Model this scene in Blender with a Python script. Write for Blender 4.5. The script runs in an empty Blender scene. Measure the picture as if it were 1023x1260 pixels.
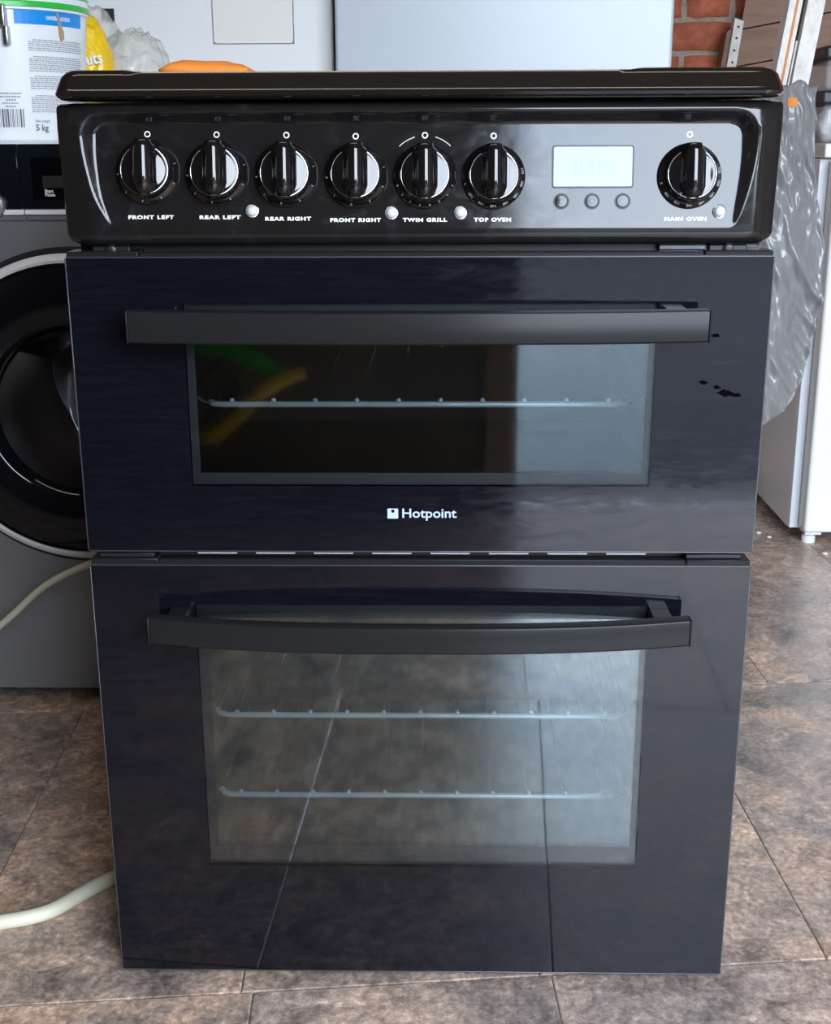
import bpy, bmesh, math, random
from mathutils import Vector, Matrix, noise
random.seed(7)
scene = bpy.context.scene
C = scene.collection
# ------------------------------------------------------------------ camera
YAW, PITCH, ROLL, FPX = 0.0212, 0.2867, -0.004, 1533.3
f = Vector((-math.sin(YAW)*math.cos(PITCH), math.cos(YAW)*math.cos(PITCH), -math.sin(PITCH)))
r = Vector((math.cos(YAW), math.sin(YAW), 0)); u = r.cross(f)
r2 = math.cos(ROLL)*r + math.sin(ROLL)*u; u2 = -math.sin(ROLL)*r + math.cos(ROLL)*u
cam = bpy.data.objects.new('camera', bpy.data.cameras.new('camera')); C.objects.link(cam)
M3 = Matrix((r2, u2, -f)).transposed().to_4x4(); M3.translation = Vector((0.0198, -1.0596, 0.8007))
cam.matrix_world = M3
cam.data.sensor_fit = 'HORIZONTAL'; cam.data.sensor_width = 36.0; cam.data.lens = FPX/1023*36.0
cam.data.clip_start = 0.02
scene.camera = cam
# ------------------------------------------------------------------ world and exposure
SKY = 18.0
w = bpy.data.worlds.new('overcast_sky'); scene.world = w; w.use_nodes = True
nt = w.node_tree; nt.nodes.clear()
out = nt.nodes.new('ShaderNodeOutputWorld'); bg = nt.nodes.new('ShaderNodeBackground')
tc = nt.nodes.new('ShaderNodeTexCoord'); nz = nt.nodes.new('ShaderNodeTexNoise'); rp = nt.nodes.new('ShaderNodeValToRGB')
nz.inputs['Scale'].default_value = 2.2; nz.inputs['Detail'].default_value = 5
rp.color_ramp.elements[0].position = .35; rp.color_ramp.elements[0].color = (.52, .70, 1, 1)
rp.color_ramp.elements[1].position = .62; rp.color_ramp.elements[1].color = (.84, .92, 1, 1)
nt.links.new(tc.outputs['Generated'], nz.inputs['Vector']); nt.links.new(nz.outputs['Fac'], rp.inputs['Fac'])
nt.links.new(rp.outputs['Color'], bg.inputs['Color']); bg.inputs['Strength'].default_value = SKY
nt.links.new(bg.outputs['Background'], out.inputs['Surface'])
scene.view_settings.view_transform = 'Standard'; scene.view_settings.look = 'None'
scene.view_settings.gamma = 1.0; scene.view_settings.use_curve_mapping = False
scene.view_settings.exposure = 0.0
# garage: back wall y=2.0, door opening in the front wall at y=-1.7
YB, YF, XL, XR, ZC = 2.0, -1.70, -1.75, 2.35, 2.40
OX0, OX1, OZ = 0.19, 2.25, 2.20
pl = bpy.data.lights.new('daylight_portal', 'AREA'); pl.shape = 'RECTANGLE'; pl.size = OX1-OX0; pl.size_y = OZ
pl.cycles.is_portal = True
po = bpy.data.objects.new('daylight_portal', pl); C.objects.link(po)
po.location = ((OX0+OX1)/2, YF-.1, OZ/2); po.rotation_euler = (math.radians(90), 0, 0)   # -Z faces +Y, into the garage

# ------------------------------------------------------------------ helpers
def new_mesh_obj(name, verts, faces, mat=None, parent=None, smooth=False):
    me = bpy.data.meshes.new(name); me.from_pydata([tuple(v) for v in verts], [], faces); me.update()
    return link(name, me, mat, parent, smooth)
def link(name, me, mat=None, parent=None, smooth=False):
    if mat is not None and not me.materials: me.materials.append(mat)
    if smooth:
        for p in me.polygons: p.use_smooth = True
    o = bpy.data.objects.new(name, me); C.objects.link(o)
    if parent is not None: o.parent = parent
    return o
def from_bm(name, bm, mat=None, parent=None, smooth=False, angle=None):
    bmesh.ops.recalc_face_normals(bm, faces=bm.faces)
    if angle:
        for e in bm.edges:
            if len(e.link_faces) == 2: e.smooth = e.calc_face_angle(0) < math.radians(angle)
    me = bpy.data.meshes.new(name); bm.to_mesh(me); bm.free()
    return link(name, me, mat, parent, smooth or bool(angle))
def bm_box(bm, x0, x1, y0, y1, z0, z1, bev=0, seg=2):
    ret = bmesh.ops.create_cube(bm, size=1.0); vs = ret['verts']
    for v in vs:
        v.co = Vector((x0+(v.co.x+.5)*(x1-x0), y0+(v.co.y+.5)*(y1-y0), z0+(v.co.z+.5)*(z1-z0)))
    if bev > 0:
        es = list({e for v in vs for e in v.link_edges})
        bmesh.ops.bevel(bm, geom=es, offset=bev, segments=seg, affect='EDGES', profile=.5)
def box(name, x0, x1, y0, y1, z0, z1, mat, parent=None, bev=0, seg=2):
    bm = bmesh.new(); bm_box(bm, x0, x1, y0, y1, z0, z1, bev, seg)
    o = from_bm(name, bm, mat, parent, angle=35 if bev else None)
    for p in o.data.polygons:
        if max(abs(c) for c in p.normal) > .999: p.use_smooth = False
    return o
def catmull(pts, n=8, closed=False):
    P = [Vector(p) for p in pts]; out_ = []
    N = len(P); rng = range(N if closed else N-1)
    for i in rng:
        p0 = P[i-1] if (i > 0 or closed) else P[0]*2-P[1]
        p1 = P[i]; p2 = P[(i+1) % N]
        p3 = P[(i+2) % N] if (i+2 < N or closed) else P[-1]*2-P[-2]
        for k in range(n):
            t = k/n
            out_.append(.5*((2*p1)+(p2-p0)*t+(2*p0-5*p1+4*p2-p3)*t*t+(3*p1-p0-3*p2+p3)*t**3))
    if not closed: out_.append(P[-1])
    return out_
def bm_tube(bm, pts, rad, n=8, closed=False, caps=True):
    P = [Vector(p) for p in pts]; N = len(P); rings = []
    prev = None
    for i, p in enumerate(P):
        if closed: t = (P[(i+1) % N]-P[i-1]).normalized()
        else: t = (P[min(i+1, N-1)]-P[max(i-1, 0)]).normalized()
        if prev is None:
            a = Vector((0, 0, 1)) if abs(t.z) < .9 else Vector((1, 0, 0)); nrm = t.cross(a).normalized()
        else:
            nrm = (prev-t*prev.dot(t)).normalized()
        prev = nrm; b = t.cross(nrm)
        rr = rad[i] if isinstance(rad, (list, tuple)) else rad
        rings.append([bm.verts.new(p+(nrm*math.cos(2*math.pi*k/n)+b*math.sin(2*math.pi*k/n))*rr) for k in range(n)])
    for i in range(N if closed else N-1):
        A, B = rings[i], rings[(i+1) % N]
        for k in range(n): bm.faces.new((A[k], A[(k+1) % n], B[(k+1) % n], B[k]))
    if caps and not closed:
        bm.faces.new(rings[0][::-1]); bm.faces.new(rings[-1])
def tube(name, pts, rad, mat, parent=None, n=8, closed=False):
    bm = bmesh.new(); bm_tube(bm, pts, rad, n, closed); return from_bm(name, bm, mat, parent, angle=50)
def bm_lathe(bm, prof, n=48, axis='Z', c=(0, 0, 0), cap0=True, cap1=True):
    """prof: list of (radius, height); height runs along +Z, or along -Y when axis is 'Y' (towards the viewer)"""
    c = Vector(c); rings = []
    for rr, h in prof:
        ring = []
        for k in range(n):
            a = 2*math.pi*k/n
            if axis == 'Z': v = Vector((rr*math.cos(a), rr*math.sin(a), h))
            else: v = Vector((rr*math.cos(a), -h, rr*math.sin(a)))
            ring.append(bm.verts.new(c+v))
        rings.append(ring)
    for A, B in zip(rings, rings[1:]):
        for k in range(n): bm.faces.new((A[k], A[(k+1) % n], B[(k+1) % n], B[k]))
    if cap0: bm.faces.new(rings[0][::-1])
    if cap1: bm.faces.new(rings[-1])
def lathe(name, prof, mat, parent=None, n=48, axis='Z', c=(0, 0, 0), cap0=True, cap1=True, angle=40):
    bm = bmesh.new(); bm_lathe(bm, prof, n, axis, c, cap0, cap1); return from_bm(name, bm, mat, parent, angle=angle)
def bm_prism(bm, poly, y0, y1):
    """poly in (x,z), extruded along y"""
    A = [bm.verts.new((x, y0, z)) for x, z in poly]; B = [bm.verts.new((x, y1, z)) for x, z in poly]
    n = len(poly); bm.faces.new(A); bm.faces.new(B[::-1])
    for k in range(n): bm.faces.new((A[k], B[k], B[(k+1) % n], A[(k+1) % n]))
def empty(name, loc=(0, 0, 0)):
    o = bpy.data.objects.new(name, None); C.objects.link(o); o.location = loc; o.empty_display_size = .05; return o
def tag(o, label, cat, group=None):
    o['label'] = label; o['category'] = cat
    if group: o['group'] = group
    return o
def struct(o, label=None):
    o['kind'] = 'structure'
    if label: o['label'] = label
    return o
def text_mesh(s, size, bold=0.0, spacing=1.0, extrude=0.0, align='CENTER', xs=1.0):
    cu = bpy.data.curves.new('txt', 'FONT'); cu.body = s; cu.size = size; cu.align_x = align; cu.align_y = 'CENTER'
    cu.offset = bold; cu.space_character = spacing; cu.extrude = extrude; cu.resolution_u = 4
    o = bpy.data.objects.new('txt', cu); C.objects.link(o)
    dg = bpy.context.evaluated_depsgraph_get(); dg.update()
    me = bpy.data.meshes.new_from_object(o.evaluated_get(dg))
    bpy.data.objects.remove(o); bpy.data.curves.remove(cu)
    for v in me.vertices: v.co.x *= xs
    return me
def text(name, s, size, loc, mat, parent=None, tilt=0.0, **k):
    """lettering facing the viewer (-Y); tilt leans it back"""
    me = text_mesh(s, size, **k)
    me.transform(Matrix.Translation(loc) @ Matrix.Rotation(math.radians(90)-tilt, 4, 'X'))
    me.materials.clear()
    return link(name, me, mat, parent)

# ------------------------------------------------------------------ materials
def mat(name, col, rough=.5, metal=0, spec=.5, coat=0, coat_r=.03, ior=1.5):
    m = bpy.data.materials.new(name); m.use_nodes = True; b = m.node_tree.nodes['Principled BSDF']
    b.inputs['Base Color'].default_value = (*col, 1); b.inputs['Roughness'].default_value = rough
    b.inputs['Metallic'].default_value = metal; b.inputs['Specular IOR Level'].default_value = spec
    b.inputs['Coat Weight'].default_value = coat; b.inputs['Coat Roughness'].default_value = coat_r
    b.inputs['IOR'].default_value = ior
    return m
def N(m, t, **k):
    n = m.node_tree.nodes.new(t)
    for a, v in k.items():
        if a in n.inputs: n.inputs[a].default_value = v
        else: setattr(n, a, v)
    return n
def L(m, a, b): m.node_tree.links.new(a, b)
def ramp(m, fac, stops):
    n = N(m, 'ShaderNodeValToRGB'); e = n.color_ramp.elements
    while len(e) < len(stops): e.new(.5)
    for x, (p, c) in zip(e, stops):
        x.position = p; x.color = (*c, 1) if len(c) == 3 else c
    L(m, fac, n.inputs['Fac']); return n.outputs['Color']
def coords(m, scale=(1, 1, 1), kind='Object', rot=(0, 0, 0)):
    t = N(m, 'ShaderNodeTexCoord'); mp = N(m, 'ShaderNodeMapping'); L(m, t.outputs[kind], mp.inputs['Vector'])
    mp.inputs['Scale'].default_value = scale; mp.inputs['Rotation'].default_value = rot
    return mp.outputs['Vector']
def noise_tex(m, vec, scale, detail=4, rough=.55, dist=0):
    n = N(m, 'ShaderNodeTexNoise'); n.inputs['Scale'].default_value = scale; n.inputs['Detail'].default_value = detail
    n.inputs['Roughness'].default_value = rough; n.inputs['Distortion'].default_value = dist
    L(m, vec, n.inputs['Vector']); return n.outputs['Fac']
def bsdf(m): return m.node_tree.nodes['Principled BSDF']
def bump(m, h, strength=.2, dist=.002):
    b = N(m, 'ShaderNodeBump'); b.inputs['Strength'].default_value = strength; b.inputs['Distance'].default_value = dist
    L(m, h, b.inputs['Height']); L(m, b.outputs['Normal'], bsdf(m).inputs['Normal'])

enamel = mat('black_enamel', (.010, .008, .007), .10, spec=.55)
L(enamel, ramp(enamel, noise_tex(enamel, coords(enamel, (1, 1, 1)), 14, 5), [(.3, (.07,)*3), (.75, (.16,)*3)]), bsdf(enamel).inputs['Roughness'])
fascia_m = mat('fascia_black_gloss', (.010, .009, .009), .10, spec=.46)
_v = coords(fascia_m, (1, 1, 1)); _n = noise_tex(fascia_m, _v, 30, 6, .65, 1.2)
L(fascia_m, ramp(fascia_m, _n, [(.35, (.07,)*3), (.8, (.22,)*3)]), bsdf(fascia_m).inputs['Roughness'])
L(fascia_m, ramp(fascia_m, _n, [(.55, (.010, .009, .009)), (.85, (.022, .021, .022))]), bsdf(fascia_m).inputs['Base Color'])
knob_m = mat('knob_black', (.006, .005, .005), .06, spec=.6)
matt_black = mat('matt_black', (.012, .012, .013), .45)
dark_steel = mat('dark_steel', (.03, .03, .033), .4, metal=.6)
handle_m = mat('handle_black', (.014, .0135, .0135), .24, spec=.15)
chrome = mat('chrome', (.78, .79, .80), .18, metal=1)
edge_m = mat('door_edge_trim', (.10, .10, .11), .3, metal=.7)
white_print = mat('white_print', (.80, .80, .80), .5)
grey_print = mat('grey_print', (.30, .30, .31), .5)
logo_m = mat('logo_silver_blue', (.42, .50, .68), .4)
# black printed glass of the oven doors, with wiping smears
def door_glass(name, sm=.10):
    m = mat(name, (.0032, .0035, .0062), .05, spec=.43)
    v = coords(m, (2.2, 1, 9), rot=(0, .25, 0)); n1 = noise_tex(m, v, 9, 8, .7, 1.5)
    L(m, ramp(m, n1, [(.35, (.03,)*3), (.7, (sm,)*3)]), bsdf(m).inputs['Roughness'])
    n2 = noise_tex(m, coords(m, (1.5, 1, 14), rot=(0, -.18, 0)), 10, 8, .75, 2)
    L(m, ramp(m, n2, [(.45, (.0032, .0035, .0062)), (.8, (.0075, .008, .0105))]), bsdf(m).inputs['Base Color'])
    return m
upper_glass_m = door_glass('black_door_glass_smeared', .20); lower_glass_m = door_glass('black_door_glass')
def pane_mat(name, tint, refl, rough, facing=.04):
    m = bpy.data.materials.new(name); m.use_nodes = True; t = m.node_tree; t.nodes.clear()
    o = t.nodes.new('ShaderNodeOutputMaterial'); mx = t.nodes.new('ShaderNodeMixShader')
    tr = t.nodes.new('ShaderNodeBsdfTransparent'); tr.inputs['Color'].default_value = (*tint, 1)
    g = t.nodes.new('ShaderNodeBsdfGlossy'); g.inputs['Color'].default_value = (*refl, 1); g.inputs['Roughness'].default_value = rough
    fr = t.nodes.new('ShaderNodeFresnel'); fr.inputs['IOR'].default_value = 1.5
    ma = t.nodes.new('ShaderNodeMath'); ma.operation = 'ADD'; ma.inputs[1].default_value = facing; ma.use_clamp = True
    t.links.new(fr.outputs['Fac'], ma.inputs[0]); t.links.new(ma.outputs[0], mx.inputs['Fac'])
    t.links.new(tr.outputs[0], mx.inputs[1]); t.links.new(g.outputs[0], mx.inputs[2]); t.links.new(mx.outputs[0], o.inputs['Surface'])
    return m
outer_pane_m = pane_mat('outer_window_glass', (.86, .89, .90), (1, 1, 1), .035, 0.0)
inner_pane_m = pane_mat('inner_coated_glass', (.82, .85, .86), (.86, .98, 1.0), .045, .085)
cavity_m = mat('oven_enamel', (.012, .012, .014), .4)
spot_m = mat('dark_grease', (.0015, .0015, .002), .9, spec=.02)
liner_m = mat('door_liner_grey', (.016, .018, .020), .5)
rail_m = mat('rack_chrome_lit', (.92, .92, .90), .28, metal=.2)  # front rail and tips: same chrome as wires, catching light painted as paler colour
rack_m = mat('rack_wire_chrome', (.85, .87, .88), .16, metal=1)
lcd_m = mat('lcd_silver', (.16, .19, .22), .10, spec=.6)
lcd_seg = mat('lcd_ghost_segment', (.15, .18, .21), .15)
clear_dome = mat('clear_lamp_lens', (.55, .55, .53), .12, spec=.9)
# floor tiles
tile_m = mat('slate_vinyl_tile', (.2, .15, .12), .4, spec=.6)
def build_tile():
    m = tile_m; v = coords(m, (1, 1, 1)); oi = N(m, 'ShaderNodeObjectInfo')
    ad = N(m, 'ShaderNodeVectorMath', operation='MULTIPLY_ADD'); cx = N(m, 'ShaderNodeCombineXYZ')
    for k in range(3): L(m, oi.outputs['Random'], cx.inputs[k])
    L(m, cx.outputs[0], ad.inputs[0]); ad.inputs[1].default_value = (37, 91, 53); L(m, v, ad.inputs[2]); vv = ad.outputs[0]
    big = noise_tex(m, vv, 6.5, 6, .6, .8); mid = noise_tex(m, vv, 26, 8, .7, 1.0); fine = noise_tex(m, vv, 140, 6, .7)
    c1 = ramp(m, big, [(.28, (.15, .132, .124)), (.43, (.33, .268, .228)), (.57, (.46, .352, .280)), (.74, (.56, .37, .25))])
    c2 = ramp(m, mid, [(.30, (.38, .38, .40)), (.46, (.85, .85, .86)), (.60, (1.15, 1.14, 1.13)), (.68, (1.7, 1.68, 1.66)), (.80, (2.3, 2.3, 2.3))])
    c3 = ramp(m, fine, [(.32, (.50, .50, .52)), (.52, (1.0, 1.0, 1.0)), (.66, (1.5, 1.48, 1.46)), (.74, (2.2, 2.2, 2.2))])
    a = N(m, 'ShaderNodeMix', data_type='RGBA', blend_type='MULTIPLY'); a.inputs[0].default_value = 1
    L(m, c1, a.inputs[6]); L(m, c2, a.inputs[7])
    b = N(m, 'ShaderNodeMix', data_type='RGBA', blend_type='MULTIPLY'); b.inputs[0].default_value = 1
    L(m, a.outputs[2], b.inputs[6]); L(m, c3, b.inputs[7])
    # tile to tile tint
    d = N(m, 'ShaderNodeMix', data_type='RGBA', blend_type='MULTIPLY'); d.inputs[0].default_value = 1
    L(m, b.outputs[2], d.inputs[6]); L(m, ramp(m, oi.outputs['Random'], [(0, (.92, .90, .91)), (1, (1.24, 1.14, 1.06))]), d.inputs[7])
    L(m, d.outputs[2], bsdf(m).inputs['Base Color'])
    L(m, ramp(m, mid, [(.3, (.18,)*3), (.75, (.36,)*3)]), bsdf(m).inputs['Roughness'])
    bump(m, mid, .35, .002)
build_tile()
grout_m = mat('pale_joint', (.30, .28, .26), .8)
brick_m = mat('red_brick', (.4, .12, .07), .85)
def build_brick():
    m = brick_m; v = coords(m); oi = N(m, 'ShaderNodeObjectInfo')
    g = N(m, 'ShaderNodeNewGeometry')
    n = noise_tex(m, g.outputs['Position'], 22, 7, .7); n2 = noise_tex(m, g.outputs['Position'], 90, 6, .7)
    a = N(m, 'ShaderNodeMix', data_type='RGBA', blend_type='MULTIPLY'); a.inputs[0].default_value = 1
    L(m, ramp(m, n, [(.28, (.20, .085, .06)), (.45, (.47, .125, .06)), (.62, (.58, .19, .095)), (.8, (.56, .33, .24))]), a.inputs[6])
    L(m, ramp(m, oi.outputs['Random'], [(0, (.75, .72, .72)), (1, (1.15, 1.08, 1.05))]), a.inputs[7])
    L(m, a.outputs[2], bsdf(m).inputs['Base Color']); bump(m, n2, .5, .003)
build_brick()
mortar_m = mat('lime_mortar', (.36, .30, .23), .95)
L(mortar_m, ramp(mortar_m, noise_tex(mortar_m, coords(mortar_m), 60, 6, .7), [(.3, (.24, .20, .155)), (.7, (.44, .37, .29))]), bsdf(mortar_m).inputs['Base Color'])
plaster_m = mat('dusty_wall', (.16, .125, .10), .9)
L(plaster_m, ramp(plaster_m, noise_tex(plaster_m, coords(plaster_m), 5, 7, .7), [(.3, (.10, .075, .06)), (.7, (.20, .155, .125))]), bsdf(plaster_m).inputs['Base Color'])
ceil_m = mat('board_ceiling', (.22, .15, .10), .9)
wood_m = mat('brown_timber', (.20, .11, .06), .6)
_v = coords(wood_m, (18, 18, 1.2)); L(wood_m, ramp(wood_m, noise_tex(wood_m, _v, 3, 6, .6, .6), [(.3, (.13, .068, .038)), (.7, (.26, .15, .088))]), bsdf(wood_m).inputs['Base Color'])
panel_wood = mat('faded_brown_board', (.22, .13, .09), .65)
_v = coords(panel_wood, (1.5, 12, 14)); L(panel_wood, ramp(panel_wood, noise_tex(panel_wood, _v, 4, 6, .65, .4), [(.3, (.22, .122, .078)), (.7, (.35, .205, .135))]), bsdf(panel_wood).inputs['Base Color'])
white_paint_wood = mat('chipped_white_paint', (.72, .68, .60), .6)
_n = noise_tex(white_paint_wood, coords(white_paint_wood, (40, 40, 14)), 2.6, 8, .75)
L(white_paint_wood, ramp(white_paint_wood, _n, [(.27, (.30, .22, .15)), (.36, (.66, .61, .53)), (.6, (.82, .79, .73))]), bsdf(white_paint_wood).inputs['Base Color'])
orange_paint = mat('orange_line_paint', (.62, .22, .045), .6)
dark_gap = mat('dark_channel', (.03, .026, .022), .8)
white_app = mat('white_appliance', (.80, .81, .82), .28)
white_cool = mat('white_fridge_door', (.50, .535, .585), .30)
cream_app = mat('cream_freezer_plastic', (.78, .76, .71), .35)
seal_m = mat('grey_door_seal', (.42, .41, .39), .6)
graphite = mat('graphite_washer_paint', (.22, .222, .235), .35, metal=.2)
black_gloss = mat('washer_black_gloss', (.006, .007, .011), .06, spec=.35)
silver_strip = mat('satin_silver_strip', (.88, .88, .92), .35, metal=.0)
bucket_m = mat('white_bucket_plastic', (.80, .82, .85), .32)
lid_green = mat('green_lid_plastic', (.025, .46, .05), .3)
blue_label = mat('blue_label', (.0, .27, .72), .4)
dark_print = mat('dark_print', (.12, .12, .13), .6)
tan_m = mat('dried_adhesive', (.42, .30, .17), .6)
wire_m = mat('galvanised_wire', (.45, .45, .44), .3, metal=1)
yellow_film = mat('yellow_bag_print', (.78, .50, .015), .3)
orange_cloth = mat('orange_cloth', (.80, .25, .03), .7)
hose_m = mat('cream_hose', (.60, .57, .44), .45)
black_plastic = mat('black_lid_plastic', (.02, .021, .024), .4)
def film_mat(name, col, alpha, rough=.22):
    m = mat(name, col, rough); b = bsdf(m); b.inputs['Alpha'].default_value = alpha; return m
grey_film = film_mat('grey_plastic_film', (.24, .237, .232), .96, .22)
clear_film = film_mat('clear_plastic_film', (.66, .65, .60), .40, .12)
clear_tub = film_mat('clear_tub_plastic', (.70, .70, .68), .32, .10)
asphalt_m = mat('asphalt', (.05, .05, .055), .85)
L(asphalt_m, ramp(asphalt_m, noise_tex(asphalt_m, coords(asphalt_m), 18, 6, .9), [(.38, (.010, .010, .011)), (.64, (.075, .075, .078))]), bsdf(asphalt_m).inputs['Base Color'])
hedge_m = mat('hedge_leaves', (.10, .17, .03), .6)
L(hedge_m, ramp(hedge_m, noise_tex(hedge_m, coords(hedge_m), 7, 5, .7), [(.3, (.05, .09, .015)), (.7, (.20, .27, .05))]), bsdf(hedge_m).inputs['Base Color'])

# ------------------------------------------------------------------ the setting
# floor: joint bed + tiles laid on a slightly turned grid
U = Vector((.2962, .0308, 0)); V = Vector((-.0350, .6670, 0)); O0 = Vector((.1318, .0125, 0))
fl = struct(box('floor', XL, XR, YF, YB, -.05, -.0022, grout_m))
g = .0007
tm = None
def tile_mesh():
    bm = bmesh.new(); gu = g/U.length; gv = g/V.length*1.3
    q = [(gu, gv), (1-gu, gv), (1-gu, 1-gv), (gu, 1-gv)]
    e = .0012
    lo = [bm.verts.new(U*a+V*b+Vector((0, 0, -.0022))) for a, b in q]
    mi = [bm.verts.new(U*a+V*b+Vector((0, 0, -.0006))) for a, b in q]
    eu, ev = e/U.length, e/V.length
    q2 = [(gu+eu, gv+ev), (1-gu-eu, gv+ev), (1-gu-eu, 1-gv-ev), (gu+eu, 1-gv-ev)]
    hi = [bm.verts.new(U*a+V*b) for a, b in q2]
    for A, B in ((lo, mi), (mi, hi)):
        for k in range(4): bm.faces.new((A[k], A[(k+1) % 4], B[(k+1) % 4], B[k]))
    bm.faces.new(hi)
    bmesh.ops.recalc_face_normals(bm, faces=bm.faces)
    me = bpy.data.meshes.new('floor_tile'); bm.to_mesh(me); bm.free(); me.materials.append(tile_m); return me
tme = tile_mesh()
for j in range(-4, 3):
    off = {0: -.012, 1: .45*.2987, -1: 0.0, -2: -.02, -3: .01, 2: .02, -4: 0.0}[j]
    for i in range(-8, 9):
        p = O0+U*i+V*j+U.normalized()*off
        c = p+U*.5+V*.5
        if not (XL-.02 < c.x < XR+.02 and YF-.05 < c.y < YB+.1): continue
        if p.y+.667 > YB+.35 or p.x < XL-.15 or p.x+.2987 > XR+.15: continue
        o = link('floor_tile', tme, None, fl); o.location = p
        if p.y < YF:                               # tiles cut short at the threshold
            t = (YF+.005-p.y)/.667; o.location = p+V*t; o.scale = (1, 1-t, 1)
        if p.y+.667 > YB-.03: o.scale = (1, max(.1, (YB-.03-p.y)/.667), 1)
# walls
BX0, BX1, BZ0, BZ1 = .38, 1.75, .55, 1.36
wb = struct(box('wall_back', XL, XR, YB, YB+.2, -.05, ZC, mortar_m))
def brick_mesh(wd, seed):
    bm = bmesh.new(); nx, nz = (7 if wd > .15 else 4), 3; rng = random.Random(seed); h = .0605
    grid = []
    for j in range(nz+1):
        row = []
        for i in range(nx+1):
            x = -wd/2+wd*i/nx; z = -h/2+h*j/nz
            edge = (i in (0, nx)) + (j in (0, nz))
            x += rng.uniform(-.0022, .0022)*(1 if edge else .3); z += rng.uniform(-.0022, .0022)*(1 if edge else .3)
            if edge == 2: x *= .97; z *= .93
            row.append(bm.verts.new((x, -.006+rng.uniform(-.0012, .0012)+(.0025 if edge else 0), z)))
        grid.append(row)
    for j in range(nz):
        for i in range(nx): bm.faces.new((grid[j][i], grid[j][i+1], grid[j+1][i+1], grid[j+1][i]))
    border = [grid[0][i] for i in range(nx+1)]+[grid[j][nx] for j in range(1, nz+1)]+[grid[nz][i] for i in range(nx-1, -1, -1)]+[grid[j][0] for j in range(nz-1, 0, -1)]
    back = [bm.verts.new((v.co.x*1.01, .004, v.co.z*1.02)) for v in border]
    n = len(border)
    for k in range(n): bm.faces.new((border[k], back[k], back[(k+1) % n], border[(k+1) % n]))
    bmesh.ops.recalc_face_normals(bm, faces=bm.faces)
    me = bpy.data.meshes.new('brick'); bm.to_mesh(me); bm.free(); me.materials.append(brick_m)
    for p in me.polygons: p.use_smooth = True
    return me
S_ = [brick_mesh(.2115, s) for s in range(4)]; H_ = [brick_mesh(.0985, 10+s) for s in range(4)]
bmR = bmesh.new()
pitch = .0716; z00 = .9992
k0 = int(math.floor((0-z00)/pitch)); k1 = int((ZC-z00)/pitch)
for k in range(k0, k1):
    zc = z00+(k+.5)*pitch
    if zc < .02: continue
    hd = (k % 2 != 0)
    wd, p0 = (.11, .572) if hd else (.2225, .527)
    i = int(math.floor((XL-p0)/wd))+1
    while p0+(i+1)*wd < XR:
        xc = p0+(i+.5)*wd
        if BX0 < xc < BX1 and BZ0 < zc < BZ1:
            o = link('brick', random.choice(H_ if hd else S_), None, wb); o.location = (xc, YB, zc)
        else:
            bm_box(bmR, xc-wd/2+.0055, xc+wd/2-.0055, YB-.004, YB+.004, zc-.030, zc+.030)
        i += 1
rb = from_bm('brickwork', bmR, brick_m, wb); rb['kind'] = 'stuff'
struct(box('wall_left', XL-.2, XL, YF-.2, YB+.2, -.05, ZC, plaster_m))
struct(box('wall_right', XR, XR+.2, YF-.2, YB+.2, -.05, ZC, plaster_m))
struct(box('ceiling', XL-.2, XR+.2, YF-.2, YB+.2, ZC, ZC+.15, ceil_m))
bm = bmesh.new(); bm_box(bm, XL, OX0, YF-.2, YF, -.05, ZC); bm_box(bm, OX1, XR, YF-.2, YF, -.05, ZC); bm_box(bm, OX0, OX1, YF-.2, YF, OZ, ZC)
struct(from_bm('wall_front', bm, plaster_m))
bm = bmesh.new(); bm_box(bm, OX0-.07, OX0, YF-.02, YF+.03, 0, OZ+.07); bm_box(bm, OX1, OX1+.05, YF-.02, YF+.03, 0, OZ+.07); bm_box(bm, OX0, OX1, YF-.02, YF+.03, OZ, OZ+.07)
struct(from_bm('trim_1', bm, wood_m))
struct(box('trim_2', OX0, OX1, YF-.06, YF+.03, -.02, .004, silver_strip), None)
struct(box('ground', -14, 14, -22, YF-.05, -.12, -.03, asphalt_m))
# unseen batten lamp over the middle of the garage, added to brighten the scene
FILL_LAMP = 11.0
lp = empty('added_fill_lamp', (-.15, .12, ZC)); tag(lp, 'unseen batten lamp added on the garage ceiling as fill light', 'lamp')
fill_lamp_m = bpy.data.materials.new('fill_lamp_diffuser'); fill_lamp_m.use_nodes = True
bsdf(fill_lamp_m).inputs['Emission Color'].default_value = (1, .90, .76, 1); bsdf(fill_lamp_m).inputs['Emission Strength'].default_value = FILL_LAMP
def _pl(o):
    o.parent = lp; bpy.context.view_layer.update(); o.matrix_parent_inverse = lp.matrix_world.inverted()
_pl(box('fill_lamp_housing', -.95, .65, 0.06, .18, ZC-.05, ZC, mat('fill_lamp_white', (.8, .8, .8), .4), None, .004, 2))
_pl(box('fill_lamp_diffuser', -.93, .63, 0.07, .17, ZC-.085, ZC-.05, fill_lamp_m, None, .012, 3))
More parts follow.
